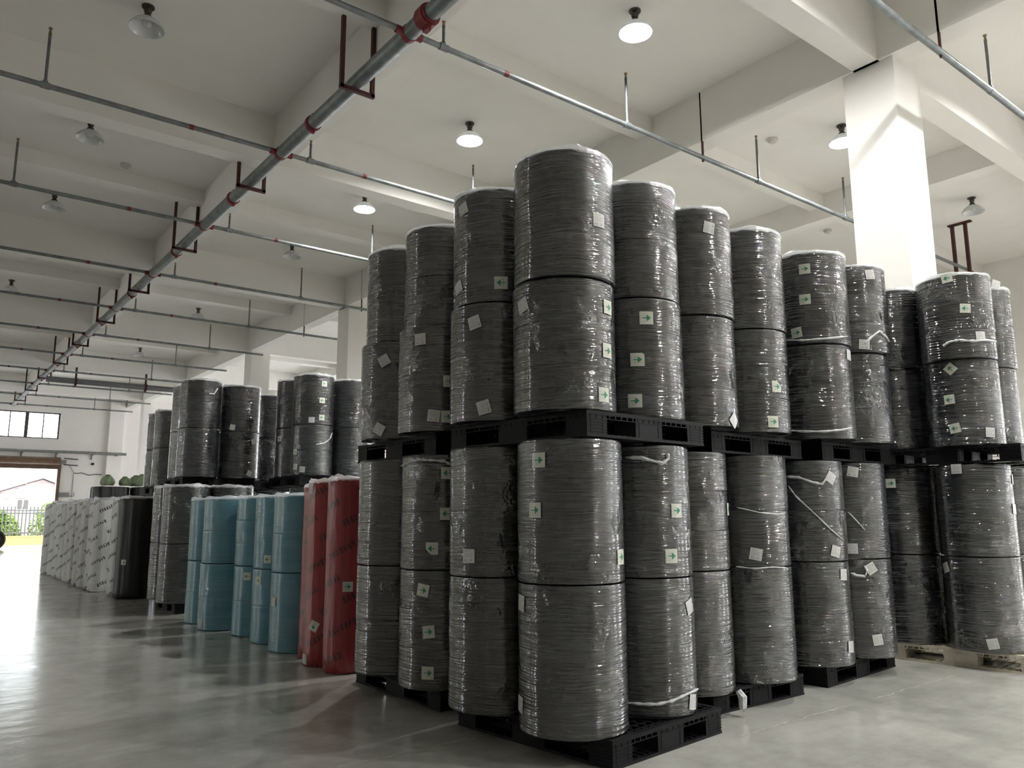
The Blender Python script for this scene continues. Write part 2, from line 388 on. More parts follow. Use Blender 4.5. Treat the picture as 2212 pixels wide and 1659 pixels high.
tag(link('loose_cable', MB().tube([(x, YE-.03, z) for x, z in cb], .018, 6), 'cable'), 'short loose black cable sagging across end wall right of doorway', 'cable')
tag(link('wall_conduit', MB().tube([(6.1, YE-.02, 3.6), (6.33, YE-.02, 3.25), (6.33, YE-.02, 2.1)], .012, 6), 'steel_grey'), 'thin pale conduit dropping down end wall beside door frame', 'conduit')
tag(link('wall_vent', MB().tube([(7.08, YE-.08, 3.66), (7.08, YE, 3.66)], .06, 12), 'rubber'), 'small round black hole fitting high on end wall', 'vent')
bx = thing('wall_box', 'small grey control box on end wall beside doorway', 'box', (5.98, YE-.1, 2.12))
link('box_body', MB().box(-.2, .22, -.08, .1, 0, .2), 'steel_grey', bx); link('box_pipe', MB().tube([(.22, 0, .05), (.42, 0, .05), (.42, .05, .2)], .02, 6), 'steel_grey', bx)

# ------------------------------------------------------------------ sprinkler main, hangers, branches
MX, MZ = 3.68, 6.15
mp = thing('main_pipe', 'thick grey sprinkler main running the length of the ceiling', 'pipe', (MX, 0, MZ))
link('pipe', MB().tube([(0, YB, 0), (0, YE-.6, 0)], .085, 20).mesh('pipe', True), 'galv', mp)
BY = [3.25] + [6.42+3.4*k for k in range(11)]
def ring(r0, r1, wd): return MB().tube([(0, -wd, 0), (0, wd, 0)], r1, 20)
cpl = MB().tube([(0, -.028, 0), (0, .028, 0)], .101, 20).tube([(0, -.045, 0), (0, -.028, 0)], .094, 20).tube([(0, .028, 0), (0, .045, 0)], .094, 20).box(-.02, .02, -.022, .022, -.13, -.09).box(-.02, .02, -.022, .022, .09, .13).mesh('coupling', True)
link('coupling', MB().tube([(0, -.06, 0), (0, .06, 0)], .115, 20).tube([(0, -.09, 0), (0, -.06, 0)], .103, 20).tube([(0, .06, 0), (0, .09, 0)], .103, 20).box(-.025, .025, -.04, .04, -.16, -.1).mesh('coupling', True), 'red_paint', mp, (0, 6.07, 0))
for y in (8.78, 11.75, 14.9, 18.4, 21.6, 25, 28.5, 32): link('coupling', cpl, 'red_paint', mp, (0, y, 0))
tee = MB().tube([(0, -.03, 0), (0, .03, 0)], .092, 20).tube([(-.15, 0, 0), (.15, 0, 0)], .042, 14).mesh('branch_tee', True)
for y in BY: link('branch_tee', tee, 'red_paint', mp, (0, y, 0))
ORD = ['nearest', 'second', 'third', 'fourth', 'fifth', 'sixth', 'seventh', 'eighth', 'ninth', 'tenth', 'eleventh', 'twelfth', 'thirteenth']
for i, y in enumerate([7.47+3.4*k for k in range(10)]):
    zt = 6.9 if i % 2 == 0 else 6.4
    h = thing('pipe_hanger', 'dark red U-shaped steel hanger under sprinkler main, %s along the pipe' % ORD[i], 'hanger', (MX, y+.1, MZ), 0, 'hangers of the sprinkler main')
    for sx in (-.19, .19): link('hanger_arm', MB().box(sx-.022, sx+.022, -.022, .022, -.13, zt-MZ+.03), 'maroon', h)
    link('hanger_bar', MB().box(-.215, .215, -.022, .022, -.135, -.09), 'maroon', h)
riser = MB().tube([(0, 0, 0), (0, 0, .64)], .017, 10).mesh('riser', True)
head = MB().tube([(0, 0, .64), (0, 0, .69), (0, 0, .70), (0, 0, .705), (0, 0, .72)], [.02, .012, .012, .022, .022], 10).mesh('sprinkler_head', True)
sriser = MB().tube([(0, 0, 0), (0, 0, .24)], .017, 10).mesh('riser', True)
shead = MB().tube([(0, 0, .24), (0, 0, .28), (0, 0, .3)], [.02, .012, .022], 10).mesh('sprinkler_head', True)
fit = MB().tube([(-.05, 0, 0), (.05, 0, 0)], .04, 12).tube([(0, 0, 0), (0, 0, .06)], .027, 10).mesh('pipe_fitting', True)
band = MB().tube([(-.03, 0, 0), (.03, 0, 0)], .0335, 12).mesh('red_band', True)
for i, y in enumerate(BY):
    b = thing('branch_pipe', 'thin galvanised sprinkler branch pipe crossing under the ceiling, %s from the viewer' % ORD[i], 'pipe', (0, y, MZ+.01), 0, 'sprinkler branch pipes')
    x1 = 17.0 if i < 6 else 8.5
    link('pipe', MB().tube([(MX+.155, 0, 0), (x1, 0, 0)], .031 if i else .036, 12).mesh('pipe', True), 'galv', b)
    if i: link('pipe', MB().tube([(-6.5, 0, 0), (MX-.155, 0, 0)], .031, 12).mesh('pipe', True), 'galv', b)
    for x in [xx for xx in (-5.5, -2.3, .91, 6.87, 9.66, 12.1, 15.2) if (i or xx > 8.5)]:
        if x > x1: continue
        x += random.uniform(-.05, .05) if i > 1 else 0
        r_ = link('riser', riser, 'galv_dark', b, (x, 0, 0)); link('sprinkler_head', head, 'brass', r_); link('pipe_fitting', fit, 'galv', b, (x, 0, 0))
    if i:
        r_ = link('riser', sriser, 'galv_dark', b, (4.1, 0, 0)); link('sprinkler_head', shead, 'brass', r_); link('pipe_fitting', fit, 'galv', b, (4.1, 0, 0))
        for x in (2.5, 4.93): link('red_band', band, 'red_paint', b, (x, 0, 0))
    if x1 > 9:
        link('hanger_rod', MB().box(8.36, 8.385, -.012, .012, -.06, ZS-MZ-.02), 'maroon', b)
dp = thing('distribution_pipe', 'thick dark pipe branching right from the main near end wall', 'pipe', (0, 31.0, 5.97))
link('pipe', MB().tube([(3.7, 0, 0), (8.4, 0, 0)], .10, 14).mesh('pipe', True), 'galv_dark', dp)
for x in (4.6, 6.9): link('pipe_clamp', MB().tube([(x-.04, 0, 0), (x+.04, 0, 0)], .125, 14).box(x-.03, x+.03, -.03, .03, -.18, .5), 'maroon', dp)
hp = thing('ceiling_hanger', 'pair of dark red hanging rods below ceiling plate near right wall', 'hanger', (16.66, 6.54, 0))
link('ceiling_plate', MB().box(-.05, .05, -.32, .12, ZS-.03, ZS), 'maroon', hp)
for y in (-.2, .05): link('hanger_rod', MB().box(-.03, .03, y-.03, y+.03, 5.2, ZS-.02), 'maroon', hp)

# ------------------------------------------------------------------ lamps
bell_o = MB().lathe([(.045, .135), (.06, .128), (.10, .108), (.145, .07), (.178, .028), (.19, 0), (.196, 0), (.196, .008), (.184, .034), (.15, .078), (.104, .117), (.06, .138), (.045, .142)], 40, cap=False).mesh('bell', True)
neck = MB().lathe([(.0, .13), (.05, .13), (.052, .16), (.04, .175), (.03, .195), (.042, .215), (.044, .24), (.028, .25), (.022, .285), (0, .285)], 20, cap=False).mesh('neck', True)
mount = MB().lathe([(.0, .272), (.07, .272), (.07, .29), (0, .29)], 16, cap=False).mesh('ceiling_mount')
bulb_m = {}
for on in (True, False):
    bm_ = MB().lathe([(.001, .034), (.035, .04), (.052, .056), (.058, .076), (.052, .096), (.04, .113), (.03, .13)], 14, cap=False).mesh('bulb', True)
    bm_.materials.append(MAT['bulb_on' if on else 'bulb_off']); bulb_m[on] = bm_
ZL = 6.85
LX = {1: 1.76, 2: 6.31, 3: 10.86, 4: 15.45, 0: -2.8}
rowname = {1: 'left of the sprinkler main', 2: 'above the dark roll stacks', 3: 'beyond the square column', 4: 'near the right wall', 0: 'far left'}
LY = [5.72+3.4*k for k in range(-6, 9)]
def lamp(ix, y, on, lab):
    l = thing('bell_lamp', lab, 'lamp', (LX[ix], y, ZL), 0, 'lit bell lamps' if on else 'unlit bell lamps')
    link('bell', bell_o, 'bell_metal', l); link('neck', neck, 'lamp_neck', l); link('ceiling_mount', mount, 'lamp_neck', l)
    link('bulb', bulb_m[on], None, l)
for k, y in enumerate(LY):
    k -= 6
    for ix in (1, 2, 3, 4):
        on = (ix == 2 and k <= 2) or (ix == 3 and k <= 1) or (ix == 4 and k < 0)
        if k < 0 and not on: continue
        if ix == 4 and k > 0 or ix == 3 and k > 2: continue
        lamp(ix, y, on, '%s bell lamp on ceiling %s, %s' % ('lit white' if on else 'unlit silver', rowname[ix], ('%s along its row' % ORD[k]) if k >= 0 else '%s one behind the viewer' % ORD[-k]))
for x, y, lab in ((2.51, 13.8, 'small round detector on ceiling left of the main pipe'), (10.4, 6.62, 'small round detector on ceiling left of the square column'), (14.86, 8.3, 'small round detector on ceiling behind the square column')):
    d = thing('smoke_detector', lab, 'detector', (x, y, ZS-.07))
    link('detector_base', MB().lathe([(.085, .04), (.085, .07)], 20), 'detector', d); link('detector_head', MB().lathe([(.045, 0), (.06, .01), (.065, .04)], 20), 'detector', d)

# ------------------------------------------------------------------ pallets
def pallet_meshes(sx, sy, h):
    """sx, sy outer size; nine-foot plastic pallet with open lattice deck"""
    X, Y = sx/2, sy/2; out = {}
    d = MB(); t0 = h-.022
    for x in (-X, X-.035): d.box(x, x+.035, -Y, Y, t0, h)
    for y in (-Y, Y-.035): d.box(-X+.035, X-.035, y, y+.035, t0, h)
    nx, ny = int(sx/.062), int(sy/.062)
    for i in range(1, nx): x = -X+i*sx/nx; d.box(x-.006, x+.006, -Y+.035, Y-.035, t0+.001, h-.001)
    for i in range(1, ny): y = -Y+i*sy/ny; d.box(-X+.035, X-.035, y-.006, y+.006, t0+.002, h-.002)
    for a in (-1, 1):
        for k in range(int(sx/.05)):                      # small ribs under the rim
            x = -X+.03+k*.05
            d.box(x, x+.008, a*(Y-.006)-.006, a*(Y-.006)+.006, t0-.018, t0)
        for k in range(int(sy/.05)):
            y = -Y+.03+k*.05
            d.box(a*(X-.006)-.006, a*(X-.006)+.006, y, y+.008, t0-.018, t0)
        d.box(-X, X, a*Y-(.012 if a > 0 else 0), a*Y+(0 if a > 0 else .012), t0-.022, t0-.018)
        d.box(a*X-(.012 if a > 0 else 0), a*X+(0 if a > 0 else .012), -Y, Y, t0-.022, t0-.018)
    out['deck'] = d
    bt = MB()
    for x in (-X, X-.11): bt.box(x, x+.11, -Y, Y, 0, .016)
    for y in (-Y, Y-.11): bt.box(-X+.11, X-.11, y, y+.11, 0, .016)
    bt.box(-X+.11, X-.11, -.07, .07, 0, .016).box(-.07, .07, -Y+.11, -.07, 0, .016).box(-.07, .07, .07, Y-.11, 0, .016)
    for k in range(int(sx/.05)):
        x = -X+.03+k*.05
        for y in (-Y+.02, Y-.1): bt.box(x, x+.01, y, y+.08, .016, .022)
    for k in range(int(sy/.05)):
        y = -Y+.03+k*.05
        for x in (-X+.02, X-.1): bt.box(x, x+.08, y, y+.01, .016, .022)
    out['base_frame'] = bt
    cw = .16; mx, my = .13, .15
    def foot(wx, wy, ridges):
        f = MB().box(-wx/2, wx/2, -wy/2, wy/2, .016, t0-.0)
        if ridges:
            for k in range(5):
                z = .03+k*(h-.06)/5
                f.box(-wx/2-.003, wx/2+.003, -wy/2-.003, wy/2+.003, z, z+.005)
        f.box(-wx/2+.03, -wx/2+.036, -wy/2-.002, wy/2+.002, .02, t0-.004); f.box(wx/2-.036, wx/2-.03, -wy/2-.002, wy/2+.002, .02, t0-.004)
        return f
    out['feet'] = []
    corner = foot(cw, cw, True); midx = foot(.24, cw, False); midy = foot(cw, .26, False); cen = foot(.24, .26, False)
    meshes = [b.mesh('foot') for b in (corner, midx, midy, cen)]
    for i in (-1, 0, 1):
        for j in (-1, 0, 1):
            me = meshes[0] if i and j else meshes[1] if j else meshes[2] if i else meshes[3]
            out['feet'].append((me, (i*(X-cw/2-.003), j*(Y-cw/2-.003), 0)))
    out['deck'] = d.mesh('deck'); out['base_frame'] = bt.mesh('base_frame'); return out
PM = {}
def pallet(cx, cy, z, sx, sy, rz, lab, mat='black_plastic', h=.145, grp='black plastic pallets'):
    key = (sx, sy, h, mat)
    if key not in PM: PM[key] = pallet_meshes(sx, sy, h)
    t = thing('pallet', lab, 'pallet', (cx, cy, z), math.radians(rz), grp)
    link('deck', PM[key]['deck'], mat, t); link('base_frame', PM[key]['base_frame'], mat, t)
    for me, p in PM[key]['feet']: link('foot', me, mat, t, p)
    return t
Z1, Z2 = 1.715, 1.86       # underside and deck of the upper pallets
pallet(3.47, 3.72, 0, 1.02, 1.24, 5.5, 'black plastic pallet on floor under the front corner stack')
pallet(3.50, 5.24, 0, 1.02, 1.22, 0, 'black plastic pallet on floor just behind the front corner, beside red rolls')
pallet(4.84, 4.02, 0, 1.0, 1.2, -1.5, 'black plastic pallet on floor, second from front corner along the right row')
pallet(6.22, 3.97, 0, 1.22, 1.02, 4.4, 'black plastic pallet on floor, third along the right row')
pallet(7.80, 3.22, 0, 1.02, 1.22, 6.7, 'cream plastic pallet on floor at right end of the row', 'cream_plastic', .145, 'cream pallet')
pallet(3.42, 3.74, Z1, 1.06, 1.24, 3, 'black pallet raised between the tiers of the front corner stack')
pallet(3.50, 5.30, Z1, 1.04, 1.24, -1, 'black pallet raised above the rolls next to the red rolls')
pallet(4.98, 3.95, Z1, 1.22, 1.0, 3.5, 'black pallet between tiers, second from front corner along the right row')
pallet(6.34, 3.96, Z1, 1.06, 1.1, -1, 'black pallet between tiers, third along the right row')
pallet(7.72, 3.18, Z1, 1.02, 1.22, 6, 'black pallet between tiers above the cream pallet stack')
pallet(3.58, 11.78, 0, 1.02, 1.0, 0, 'black pallet on floor behind the blue rolls, under short grey stack')
pallet(3.93, 12.98, 0, 1.1, 1.1, 0, 'black pallet on floor between short grey stack and tall black roll')
pallet(3.93, 12.98, Z1, 1.1, 1.1, 0, 'black pallet between tiers of the tall stack behind blue rolls')
pallet(5.12, 11.45, 0, 1.1, 1.2, 0, 'black pallet on floor behind the red rolls')
pallet(5.12, 11.48, Z1, 1.1, 1.2, 0, 'black pallet between tiers of the stack behind the red rolls')
pallet(4.55, 16.9, 0, 1.1, 1.2, 0, 'black pallet on floor of the farthest tall stack')
pallet(4.55, 16.9, Z1, 1.1, 1.2, 0, 'black pallet between tiers of the farthest tall stack')
pallet(5.25, 13.75, 0, 1.1, 1.1, 0, 'black pallet on floor deep behind the red rolls')
pallet(5.25, 13.75, Z1, 1.1, 1.1, 0, 'black pallet between tiers deep behind the red rolls')

# ------------------------------------------------------------------ rolls
SEC = {}
def sec_mesh(r, h, mat, variant, e0=.012, e1=.012):
    key = (r, round(h, 3), mat, variant, e0, e1)
    if key in SEC: return SEC[key]
    rn = random.Random(variant*17+3); a = [rn.uniform(0, 6.28) for _ in range(6)]
    def rf(t, z): return 1+.004*math.sin(2*t+a[0]+z*2)+.003*math.sin(3*t+a[1])+.0016*math.sin(9*t+a[2]+z*11)+.0012*math.sin(z*37+a[3]+2*t)
    e = e0; prof = [(r*.55, .0), (r-e*1.2, 0.0), (r-e*.35, e*.3), (r, e*1.3)]
    k = max(3, int(h/.05)); prof += [(r, .016+(h-.032)*i/k) for i in range(0, k+1)]; e = e1; prof += [(r, h-e*1.3), (r-e*.35, h-e*.3), (r-e*1.2, h), (r*.55, h)]
    SEC[key] = MB().lathe(prof, 64, rf).mesh('roll_section', True); SEC[key].materials.append(MAT[mat]); return SEC[key]
def cap_mesh(r, seed, hgt):
    rn = random.Random(seed); mb = MB(); n = 40; ph = [rn.uniform(0, 6.28) for _ in range(8)]
    rings = [(1.010, -.012), (1.012, -.004), (1.004, .004), (.93, .010), (.75, .012), (.5, .01), (.2, .006)]
    for i, (k, z) in enumerate(rings):
        for j in range(n):
            t = 2*PI*j/n
            up_ = hgt*(.5+.5*math.sin(3*t+ph[0]))*(.4+.6*abs(math.sin(5*t+ph[1])))+rn.uniform(0, .35)*hgt
            dz = 0 if i < 2 else up_*(1 if i == 3 else .55 if i in (2, 4) else .3)
            if i == 0: dz = rn.uniform(-.012, .004)
            mb.v.append((r*k*math.cos(t), r*k*math.sin(t), z+dz))
    for i in range(len(rings)-1):
        for j in range(n):
            j2 = (j+1) % n; mb.f.append((i*n+j, i*n+j2, (i+1)*n+j2, (i+1)*n+j))
    mb.f.append(tuple((len(rings)-1)*n+j for j in range(n)))
    return mb.mesh('film_cap')
CAPS = [cap_mesh(.30, k, .022) for k in range(6)]
ROLLS = {}
def roll(key, x, y, z, h, label, nsec=1, r=.30, mat='charcoal', cap=False, group='charcoal fabric rolls in clear film', var=None):
    t = thing('fabric_roll', label, 'roll', (x, y, z), 0, group)
    var = var if var is not None else len(ROLLS) % 5
    hs = h/nsec
    for i in range(nsec):
        o = link('roll_section', sec_mesh(r, hs-(.0015 if i == nsec-1 else .0003), mat, var, .012 if i == 0 else .003, .012 if i == nsec-1 else .003), None, t, (0, 0, i*hs)); o.rotation_euler[2] = (len(ROLLS)*1.3+i*.9) % 6.28
    if cap:
        o = link('film_cap', CAPS[len(ROLLS) % 6], 'film', t, (0, 0, h)); o.scale = (r/.3, r/.3, 1); o.rotation_euler[2] = len(ROLLS)*.7
    ROLLS[key] = (t, Vector((x, y)), r, z, h); return t
# front block: stacks of four rolls (two under, two over the raised pallet)
ST = [  # key, lower xy, upper xy (lower roll / top roll), where, sections for bottom,second,third,top
 ('A2', (3.05, 3.38), (3.03, 3.39), (3.02, 3.365), 'front corner stack', (1, 1, 3, 1)),
 ('A1', (3.03, 4.05), (3.03, 4.06), (3.04, 4.05), 'stack just left of the front corner', (1, 2, 1, 1)),
 ('B2', (3.11, 4.80), (3.065, 4.80), (3.115, 4.82), 'second stack left of the front corner', (3, 2, 2, 2)),
 ('B1', (3.09, 5.42), (3.085, 5.43), (3.12, 5.43), 'third stack left, beside the red rolls', (2, 1, 1, 1)),
 ('A3', (3.69, 3.43), (3.69, 3.437), (3.68, 3.44), 'first stack right of the front corner', (1, 1, 2, 2)),
 ('C1', (4.32, 3.62), (4.32, 3.495), (4.31, 3.48), 'second stack right of the front corner', (1, 3, 3, 1)),
 ('C2', (4.97, 3.58), (4.97, 3.51), (4.97, 3.50), 'third stack right of the front corner', (1, 2, 3, 2)),
 ('D1', (5.84, 3.63), (5.84, 3.485), (5.84, 3.47), 'fourth stack right of the front corner', (2, 2, 3, 1)),
 ('D2', (6.45, 3.60), (6.45, 3.485), (6.45, 3.455), 'fifth stack right of the front corner', (2, 1, 1, 3)),
 ('E1', (7.49, 3.64), (7.47, 3.62), (7.45, 3.60), 'dim inner stack on the cream pallet', (1, 1, 1, 3)),
 ('E2', (7.50, 3.01), (7.47, 3.01), (7.43, 2.99), 'near stack on the cream pallet at right', (1, 1, 2, 3)),
 ('E3', (8.11, 3.08), (8.10, 3.09), (8.09, 3.07), 'stack at right edge behind cream-pallet stack', (1, 1, 1, 2)),
]
BACK = [('A4', (3.69, 4.08), 'behind the front corner stack'), ('B3', (3.74, 4.82), 'behind the second stack left'), ('B4', (3.74, 5.46), 'behind the third stack left'),
 ('C3', (4.45, 4.27), 'behind the second stack right'), ('C4', (5.12, 4.22), 'behind the third stack right'), ('D3', (6.0, 4.25), 'behind the fourth stack right'), ('D4', (6.62, 4.24), 'behind the fifth stack right')]
ST += [(k, p, p, p, 'back-row stack ' + wh, (1, 1, 1, 1)) for k, p, wh in BACK]
HB = .778
for k, a, b, c_, wh, ns in ST:
    L = 'charcoal film-wrapped roll, %s of the ' + wh
    roll(k+'0', a[0], a[1], .147, HB, L % 'bottom roll', ns[0]); roll(k+'1', a[0]-.005, a[1]-.006, .147+HB+.002, HB, L % 'second roll up', ns[1])
    roll(k+'2', b[0], b[1], Z2+.002, .752, L % 'third roll up', ns[2]); roll(k+'3', c_[0], c_[1], Z2+.756, .752, L % 'top roll', ns[3], cap=True)
# stacks farther back
def two(key, x, y, z, h, lab, cap=True, ns=(1, 1), dx=0, mat='charcoal'):
    roll(key+'l', x, y, z, h, 'charcoal film-wrapped roll, lower of ' + lab, ns[0], mat=mat); roll(key+'u', x+dx, y, z+h+.002, h, 'charcoal film-wrapped roll, upper of ' + lab, ns[1], cap=cap, mat=mat)
two('g3', 3.16, 11.38, .147, .77, 'the grey corner stack next to leftmost blue roll')
two('g2', 3.19, 12.0, .147, .77, 'the grey stack on small pallet left of the blue rolls', ns=(1, 2))
two('g4', 3.77, 11.38, .147, .77, 'the half-hidden grey stack behind the blue rolls')
two('g1', 3.60, 13.22, .147, .77, 'the narrow grey stack beside the tall black roll', cap=False)
two('h0', 3.57, 12.55, .147, .77, 'the hidden stack under the raised pallet behind blue rolls', cap=False)
two('H1', 3.66, 13.18, Z2+.002, .74, 'the slim raised stack left of the large raised pair')
two('H2', 3.60, 12.52, Z2+.002, .74, 'the large raised stack above the leftmost blue rolls', ns=(1, 3))
two('H3', 4.22, 12.50, Z2+.002, .72, 'the raised stack above the middle blue rolls', ns=(1, 2))
two('I3', 4.83, 11.08, Z2+.002, .742, 'the raised stickered stack above the red rolls', ns=(2, 1))
two('I2', 4.82, 11.70, Z2+.002, .742, 'the slim stack left of the raised stickered one', ns=(1, 2))
two('I4', 5.46, 11.10, Z2+.002, .732, 'the raised stack half hidden right above the red rolls', ns=(1, 2))
two('i0', 4.83, 11.08, .147, .77, 'the floor stack hidden behind the red rolls', cap=False)
two('I1', 5.10, 13.45, Z2+.002, .742, 'the dim raised stack between the two large raised pairs')
two('F2', 4.22, 16.6, Z2+.002, .742, 'the far raised stack nearest the slim raised stack')
two('F1', 4.24, 17.25, Z2+.002, .742, 'the farthest raised stack at left')
two('f0', 4.3, 16.6, .147, .77, 'the floor stack under the farthest raised stacks', cap=False)
two('k0', 5.1, 13.45, .147, .77, 'the floor stack under the dim raised stack', cap=False)
# blue rolls
for i, (x, y) in enumerate([(3.27, 7.61), (3.32, 8.25), (3.33, 8.87), (3.17, 9.56), (3.22, 10.25)]):
    nm = ['nearest blue stack, touching the red rolls', 'second blue stack from the red rolls', 'third blue stack from the red rolls', 'fourth and broadest-looking blue stack', 'leftmost blue stack'][i]
    roll('b%dl' % i, x, y, .002, .742, 'light blue film-wrapped roll, lower of the ' + nm, (1, 2, 2, 2, 2)[i], mat='blue', group='light blue fabric rolls')
    roll('b%du' % i, x+.01*(i == 3), y, .746, .742, 'light blue film-wrapped roll, upper of the ' + nm, (2, 1, 3, 2, 1)[i], mat='blue', cap=True, group='light blue fabric rolls')
# tall single rolls in printed or plain plastic
def tall(key, x, y, h, r, mat, label, group, seed, amp=.02):
    rn = random.Random(seed); ph = [rn.uniform(0, 6.28) for _ in range(8)]; fr_ = [7, 11, 17, 23]
    def rf(t, z): return 1+amp*(.6*math.sin(fr_[0]*t+ph[0]+z*.6)+.5*math.sin(fr_[1]*t+ph[1]-z*.5)+.3*math.sin(fr_[2]*t+ph[2]+z)+.25*math.sin(fr_[3]*t+ph[3]))+.006*math.sin(z*9+ph[4]+t)
    n = 72; prof = [(r*.35, .0), (r*.93, 0.003), (r, .03)]+[(r, .03+(h-.06)*i/16) for i in range(1, 16)]+[(r, h-.03), (r*.95, h-.004), (r*.5, h+.004)]
    mb = MB().lathe(prof, n, rf); mb.uv = [((j % n)/n*2*PI*r, prof[j//n][1]) for j in range(len(mb.v))]
    t = thing('wrapped_roll', label, 'roll', (x, y, .002), rn.uniform(1.2, 1.9), group)
    link('roll_body', mb.mesh('roll_body', True), mat, t)
    o = link('film_cap', CAPS[seed % 6], 'film', t, (0, 0, h)); o.scale = (r/.3, r/.3, 1.1)
    ROLLS[key] = (t, Vector((x, y)), r, 0, h)
tall('r1', 3.13, 6.33, 1.60, .19, 'red', 'tall red roll in printed film, nearest the dark stacks', 'tall red rolls', 1, .012)
tall('r2', 3.12, 6.72, 1.59, .185, 'red', 'tall red roll in the middle of the red group', 'tall red rolls', 2, .012)
tall('r3', 3.24, 7.11, 1.56, .185, 'red', 'tall red roll pressed against the blue rolls', 'tall red rolls', 3, .012)
tall('dark', 3.14, 13.90, 1.575, .30, 'bag', 'tall black roll in loose plastic beside the white rolls', 'tall black roll', 4, .028)
WY = [14.55, 15.45, 15.95, 16.5, 17.05, 17.6, 18.2, 18.85, 19.55, 20.3, 21.15]
for i, y in enumerate(WY):
    x = [3.08, 2.97, 2.98, 2.95, 2.96, 2.95, 2.96, 2.96, 2.97, 2.98, 2.97][i]; hh = 1.56+.03*math.sin(i*2.3)
    tall('w%d' % i, x, y, hh, .21 if i != 1 else .23, 'white', 'tall white printed roll in the row by the doorway, %s from the black roll' % ORD[i], 'tall white rolls', 10+i, .022)
for i, (x, y, lab) in enumerate(((4.6, 23.9, 'bulky black bale in plastic behind the white rolls, left one'), (5.55, 23.9, 'bulky black bale in plastic behind the white rolls, right one'))):
    rn = random.Random(i); mb = MB(); n = 64; R0 = .46
    def rf(t, z, p=i): return min(1.16, 1/max(abs(math.cos(t)), abs(math.sin(t)))**.72)+.012*math.sin(11*t+p)+.008*math.sin(19*t)
    mb.lathe([(.3, 0), (R0*.97, 0), (R0, .05), (R0, .7), (R0*.99, 1.4), (R0, 2.0), (R0*.96, 2.06), (.3, 2.07)], n, rf)
    t = thing('wrapped_bale', lab, 'bale', (x, y, 0), 0, 'black bales'); link('bale_body', mb.mesh('bale_body', True), 'bag', t)
    link('tie_band', MB().lathe([(R0*1.0, 1.2), (R0*1.012, 1.205), (R0*1.012, 1.225), (R0*1.0, 1.23)], n, rf, cap=False), 'cable', t)
for i, (x, y, sz, lab) in enumerate(((4.5, 23.75, .18, 'pale green bundle in plastic at left end on the bale'), (4.93, 23.75, .155, 'crumpled green bundle second from left on the bale'), (5.36, 23.65, .20, 'largest light green bundle on the bales'), (5.3, 24.12, .19, 'dark green bundle behind the largest one'), (5.78, 23.95, .18, 'round green bundle at right end on the bale'))):
    rn = random.Random(40+i); prof = [(.02, 0), (sz*.8, .0), (sz, sz*.4), (sz*.9, sz*.9), (sz*.55, sz*1.35), (sz*.3, sz*1.5), (sz*.38, sz*1.62), (.02, sz*1.5)]
    ph = rn.uniform(0, 6)
    t = thing('green_bundle', lab, 'bag', (x, y, 2.10), ph, 'green bundles on the bales')
    link('bundle_body', MB().lathe(prof[:5], 20, lambda a, z: 1+.14*math.sin(3*a+ph)+.07*math.sin(7*a)).mesh('bundle_body', True), 'green_bag', t)
    link('bundle_neck', MB().lathe(prof[4:], 16, lambda a, z: 1+.18*math.sin(5*a+ph)).mesh('bundle_neck', True), 'green_bag', t)

# ------------------------------------------------------------------ stickers and film tails found from their place in the picture
def on_roll(key, px, py, lift=0):
    t, c0, r, z0, h = ROLLS[key]; d = ray(px, py); dx = Vector((d.x, d.y)); a = dx.dot(dx); b = -2*dx.dot(c0); cc = c0.dot(c0)-(r+lift)**2
    disc = b*b-4*a*cc
    k = (-b-math.sqrt(disc))/(2*a) if disc > 0 else -b/(2*a)
    p = dx*k; return math.atan2(p.y-c0.y, p.x-c0.x), H+k*d.z-z0
def patch(key, ang, z, pts, lift, name, mat, parent, faces=None, uv=None):
    r = ROLLS[key][2]; mb = MB()
    for u, v in pts:
        a = ang+u/r; rr = r*1.006+lift; mb.v.append((rr*math.cos(a), rr*math.sin(a), z+v))
    mb.f = faces; mb.uv = uv
    o = link(name, mb, mat, parent)
    if parent.parent is None: o.rotation_euler[2] = -parent.rotation_euler[2]
    return o
def sticker(key, px, py, kind, rot=0, w=.084, h=.082, torn=0):
    t = ROLLS[key][0]; ang, z = on_roll(key, px, py); ca, sa = math.cos(rot), math.sin(rot)
    n = 7; pts, uv = [], []
    for j in range(n):
        for i in range(n):
            u, v = i/(n-1), j/(n-1); x, y = (u-.5)*w, (v-.5)*h
            if torn and u+v > 2-torn: k = (2-torn)/(u+v); x, y = (u*k-.5)*w, (v*k-.5)*h
            pts.append((x*ca-y*sa, x*sa+y*ca)); uv.append((u, v))
    fc = [(j*n+i, j*n+i+1, (j+1)*n+i+1, (j+1)*n+i) for j in range(n-1) for i in range(n-1)]
    o = patch(key, ang, z, pts, .003, 'arrow_sticker' if kind == 'A' else 'label_sticker', 'arrow_paper' if kind == 'A' else 'label_paper', t, fc, uv)
    if kind == 'A':
        pr_, fc = [], []
        prof = [(-.30, .035), (-.2, .035), (-.1, .035), (.02, .035), (.02, .26), (.09, .2), (.17, .135), (.25, .07), (.33, .0)]
        for x, y in prof: pr_ += [(x*w, -y*h), (x*w, y*h)]
        for i in range(len(prof)-1): fc.append((2*i, 2*i+2, 2*i+3, 2*i+1))
        pts = [(x*ca-y*sa, x*sa+y*ca) for x, y in pr_]
        patch(key, ang, z, pts, .0045, 'arrow', 'green_ink', o, fc)
R_, L_ = 0.0, PI
d2 = math.radians
